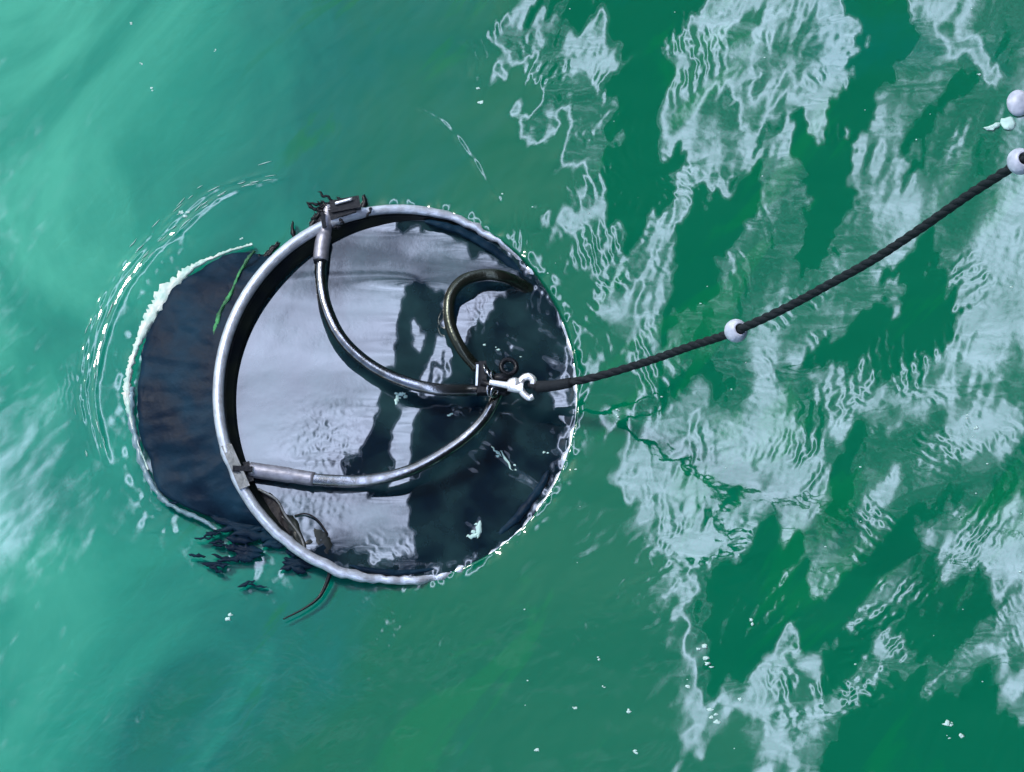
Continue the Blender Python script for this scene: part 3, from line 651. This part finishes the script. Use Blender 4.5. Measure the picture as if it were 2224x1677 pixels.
rim_fold(-0.95, -0.45, 0.93, 0.032, 'rim_fold', 14)

# joint where the rods meet
JP = (1050, 826)
jt = empty('shackle', P(JP[0], JP[1], JZ)); tag(jt, 'black bolted shackle gathering the three bridle rods beside the bright hook', 'shackle')
bpy.context.view_layer.update()
o = obj('bracket', *merge([oriented_box(1036, 790, 1040, 856, JZ + .004, JZ + .004, .0045, .016), oriented_box(1048, 788, 1050, 856, JZ, JZ, .010, .020)]), M_black, None, False); o.parent = jt; o.matrix_parent_inverse = jt.matrix_world.inverted()
def jp(name, vf, m, smooth=True):
    o = obj(name, *vf, m, None, smooth); o.parent = jt; o.matrix_parent_inverse = jt.matrix_world.inverted(); return o
jp('edge_strip', oriented_box(1037, 792, 1035, 838, JZ + .014, JZ + .014, .003, .003), M_steel, False)
def torus(u, v, z, r, t, tilt=(0, 0, 1), n=26, arc=1.0):
    c = P(u, v, z); w = Vector(tilt).normalized(); a = w.orthogonal().normalized(); b = w.cross(a)
    pts = [c + (a * math.cos(2 * math.pi * arc * i / n) + b * math.sin(2 * math.pi * arc * i / n)) * r for i in range(n)]
    return sweep(pts, t, 8, closed=arc == 1.0)
for (u, v, tl) in ((1056, 803, (1, .3, .3)), (1064, 812, (.9, .5, .4)), (1073, 818, (1, .2, .6)), (1062, 848, (1, 0, .3)), (1074, 851, (.8, -.4, .5))):
    jp('chain_link', torus(u, v, JZ + .008, .0075, .0018, tl), M_rod)
jp('lug_ring', torus(1105, 797, JZ, .0105, .0034, (.1, .1, 1)), M_black)
jp('pin', sweep([P(1045, 830, JZ + .012), P(1098, 846, JZ + .010)], .0045, 10), M_black)
jp('swivel', merge([ball(P(1088, 822, JZ + .004), .011, 1.3, .7, .8), ball(P(1095, 850, JZ), .008, 1.2, .8, .8)]), M_black)

# bright snap hook between shackle and rope
hk = empty('snap_hook', P(1110, 833, JZ + .01)); tag(hk, 'shiny steel snap hook clipped between black shackle and dark rope', 'hook')
bpy.context.view_layer.update()
def hp(name, vf, m=M_chrome):
    o = obj(name, *vf, m); o.parent = hk; o.matrix_parent_inverse = hk.matrix_world.inverted(); return o
HZ = JZ + .016
hp('shank', sweep(spline([P(1063, 830, HZ), P(1085, 834, HZ), P(1108, 838, HZ)], 10), lambda t: .0038 + .0012 * t, 12))
hp('body', merge([ball(P(1117, 836, HZ), .0098, 1.15, 1.05, .8, 14, 9), sweep(spline([P(1104, 838, HZ), P(1125, 842, HZ), P(1137, 842, HZ)], 8), .0075, 12)]))
hp('hook', sweep(spline([P(1128, 838, HZ), P(1134, 824, HZ), P(1147, 818, HZ + .001), P(1158, 825, HZ + .002), P(1158, 835, HZ + .001)], 28), lambda t: .0052 - .0012 * abs(t - .5), 12))
hp('gate', sweep(spline([P(1128, 842, HZ), P(1138, 856, HZ), P(1149, 864, HZ), P(1158, 861, HZ)], 20), lambda t: .0050 - .0008 * t, 12))

# ------------------------------------------------------------------ rope with beads
rp = [(1158, 840, .066), (1180, 838, .072), (1230, 832, .09), (1300, 817, .13), (1400, 787, .23), (1500, 752, .36), (1590, 722, .48), (1700, 672, .61), (1800, 618, .73), (1900, 562, .85), (2000, 496, .97), (2100, 426, 1.09), (2224, 345, 1.24), (2420, 205, 1.5), (3000, -300, 2.3)]
rpath = spline([P(*p) for p in rp], 1500)
rope = empty('tow_rope', rpath[0]); tag(rope, 'taut black twisted rope running from the hook to the upper right edge', 'rope')
bpy.context.view_layer.update()
def rpart(name, vf, m):
    o = obj(name, *vf, m); o.parent = rope; o.matrix_parent_inverse = rope.matrix_world.inverted(); return o
def strand(ph):
    pts = []
    s = 0
    for i, p in enumerate(rpath):
        t = (rpath[min(i + 1, 1500)] - rpath[max(i - 1, 0)]).normalized(); a = t.cross(Vector((0, 0, 1))).normalized(); b = t.cross(a)
        if i: s += (p - rpath[i - 1]).length
        an = ph + s / 0.075 * 2 * math.pi
        pts.append(p + (a * math.cos(an) + b * math.sin(an)) * 0.0019)
    return sweep(pts, 0.0038, 8)
for k in range(3): rpart('strand', strand(k * 2 * math.pi / 3), M_rope)
rpart('spliced_eye', merge([torus(1163, 838, HZ - .002, .0085, .0026, (0.2, .9, .5)), sweep(spline([P(1168, 840, .069), P(1200, 838, .080), P(1240, 831, .097)], 12), lambda t: .0082 - .001 * t, 10)]), M_rope)
def bead(u, v, z, label):
    c = P(u, v, z); i = min(range(len(rpath)), key=lambda q: (rpath[q] - c).length); c = rpath[i]
    t = (rpath[i + 3] - rpath[i - 3]).normalized(); a = t.cross(Vector((0, 0, 1))).normalized(); b = t.cross(a)
    prof = [(.0148 * math.sin(q_), .0150 * math.cos(q_)) for q_ in [math.radians(-62 + 124 * i_ / 14) for i_ in range(15)]] + [(.0105, .0066), (-.0105, .0066)]
    V = []; F = []; n = 28
    for (s, r) in prof:
        for j in range(n):
            an = 2 * math.pi * j / n; V.append(c + t * s + (a * math.cos(an) + b * math.sin(an)) * r)
    K = len(prof)
    for q in range(K):
        for j in range(n): F.append((q * n + j, q * n + (j + 1) % n, ((q + 1) % K) * n + (j + 1) % n, ((q + 1) % K) * n + j))
    o = obj('rope_bead', V, F, M_white); tag(o, label, 'bead', 'white beads threaded on the rope'); return o
bead(1600, 716, .49, 'white plastic bead threaded on the black rope above open water, midway along')
bead(2217, 350, 1.23, 'white plastic bead on the black rope, cut by the right edge')
def wh(u, v):
    p = P(u, v, 0); return float(Hh[int(round(p.y / STEP + G / 2)), int(round(p.x / STEP + G / 2))])
# loose white float and scraps near the right edge
o = obj('float_ball', *ball(P(2212, 224, wh(2212, 224) + .003), .0165, 1, 1.15, .8, 24, 14), M_white); tag(o, 'small white float ball on the water at the right edge above the rope', 'float')
def scrap(pts, label, name='foam_scrap', z=0.002, h=.004, m=M_foam_glint):
    o = blob_poly(pts, z, h, name, m, None, 5); tag(o, label, 'foam'); return o
scrap([(2175, 258), (2195, 255), (2207, 268), (2200, 282), (2180, 280), (2172, 268)], 'roundish white foam scrap below the small float ball', z=wh(2190, 268))
scrap([(2135, 278), (2155, 270), (2172, 266), (2168, 276), (2150, 284)], 'narrow pale foam scrap left of the roundish scrap at the right edge', z=wh(2150, 275))

# loose ends: green cord on the bag, black cord trailing below the hoop
def over_bag(u, v): return 0.017
gpts = [(552, 545, .024), (535, 565, .026), (515, 600, .028), (500, 640, .030), (480, 672, .032), (468, 715, .030), (456, 755, .026)]
gc = obj('green_cord', *sweep(spline([P(u + random.uniform(-2, 2), v, z) for u, v, z in gpts], 60), lambda t: .0015 + .0009 * math.sin(t * 9) ** 2 + .0012 * mnoise.noise(Vector((t * 30, 0, 0))) + .0012 * sstep(t, .4, .8), 8, lobes=3, lobe_amp=.3, twist=.5), M_green)
tag(gc, 'bright green frayed cord lying on the dark bag beside the hoop', 'cord')
bc = obj('black_cord', *sweep(spline([P(u, v, z) for u, v, z in [(714, 1222, .014), (716, 1245, .010), (706, 1275, .007), (690, 1300, .005), (660, 1322, .0035), (615, 1345, .0022)]], 50), lambda t: .0036 - .0026 * t, 8), M_black)
tag(bc, 'thin black cord end trailing in the water below the hoop', 'cord')

# foam specks, then pale strokes and flecks painted for crest and sun glints
def specks():
    parts = []; random.seed(3)
    pts = [(287, 52, 4), (466, 111, 4), (306, 137, 3), (331, 194, 5), (1036, 190, 6), (1043, 218, 8), (1165, 1625, 8), (1375, 1632, 6), (1385, 1638, 5), (1248, 1536, 5), (1310, 1490, 4), (1495, 1490, 6), (1368, 1545, 7), (1548, 1548, 14), (1562, 1560, 12),
           (2055, 1570, 14), (2085, 1600, 7), (1525, 1410, 11), (1535, 1438, 12), (1543, 1450, 8), (1635, 1350, 8), (1340, 905, 5), (1342, 892, 4), (2125, 165, 5), (1610, 1515, 8), (1300, 1430, 4), (500, 1338, 8), (2060, 1600, 5), (395, 462, 8), (405, 466, 7), (525, 515, 7),
           (2100, 905, 5), (2120, 930, 5)]
    for u, v, r in pts:
        for q in range(2):
            uu, vv = u + random.uniform(-.8, .8) * r, v + random.uniform(-.8, .8) * r
            parts.append(ball(P(uu, vv, wh(uu, vv)), r * PX * random.uniform(.35, .7), random.uniform(.8, 1.5), random.uniform(.5, 1.1), .22, 8, 5, .5))
    for i in range(60):
        u, v = random.uniform(1000, 2220), random.uniform(0, 1670)
        if math.hypot((u - HC[0]) / HR[0], (v - HC[1]) / HR[1]) < 1.04: continue
        r = random.uniform(1.5, 4); parts.append(ball(P(u, v, wh(u, v)), r * PX * .7, random.uniform(.8, 1.6), .8, .4, 6, 4, .2))
    return merge(parts)
tag(obj('foam_specks', *specks(), M_foam_glint), 'white foam specks scattered over the green water', 'foam', kind='stuff')
def crest_strokes():  # pale strokes modelled for the bright reflection along the wave crest
    parts = []; random.seed(12)
    sp = spline([Vector((a, b, 0)) for a, b in arc], 300)
    for i in range(60):
        k = random.randint(10, 280); p = sp[k]; t = (sp[k + 4] - sp[k - 4]).normalized(); nn = Vector((t.y, -t.x, 0))
        off = random.choice([random.uniform(-6, 6), random.uniform(-6, 6), random.uniform(14, 46)]); L_ = random.uniform(4, 16); w = random.uniform(.5, 1.3)
        if nn.x > 0: nn = -nn
        q = p + nn * off
        pts = [q - t * L_ + nn * random.uniform(-2, 2), q, q + t * L_ + nn * random.uniform(-2, 2)]
        parts.append(sweep(spline([P(a.x, a.y, wh(a.x, a.y) + .0006) for a in pts], 5), lambda s, w=w: PX * w * (1 - abs(2 * s - 1) * .8), 5))
    return merge(parts)
tag(obj('crest_glints', *crest_strokes(), M_foam_glint), 'broken white painted highlight on the wave crest left of the net', 'foam', kind='stuff')
def flecks():  # pale blobs and slivers modelled in place of sun glints
    parts = []; random.seed(5)
    for u, v, r, n in [(868, 862, 13, 10), (1030, 1160, 14, 6), (1036, 1140, 9, 4), (980, 900, 8, 2), (1090, 990, 20, 6), (1105, 1015, 18, 5), (1190, 985, 8, 3), (1080, 755, 22, 6), (1120, 775, 22, 5), (400, 695, 7, 3), (410, 880, 8, 3), (430, 700, 5, 2)]:
        for q in range(max(2, n // 2)):
            uu, vv = u + random.gauss(0, r * .5), v + random.gauss(0, r * .5)
            ri = math.hypot((uu - HC[0]) / HR[0], (vv - HC[1]) / HR[1]); z = pool_h(uu, vv) if ri < .97 else .012
            parts.append(ball(P(uu, vv, z), PX * random.uniform(1.5, 4), 1.3, .8, .25, 7, 5, .45))
    for (u, v, L_, w, an) in ((1040, 1150, 20, 7, 1.4), (1026, 1164, 14, 5, .2), (862, 868, 12, 5, 1.3), (872, 856, 9, 4, .4), (1100, 1000, 26, 2.5, -1.0), (1078, 980, 16, 2, -.8)):
        parts.append(sliver(u, v, L_, w, an, u, z=pool_h(u, v) - .001, h=.0025))
    return merge(parts)
tag(obj('glint_flecks', *flecks(), M_foam_glint), 'bright painted glint flecks on the dark water and bag of the net', 'foam', kind='stuff')
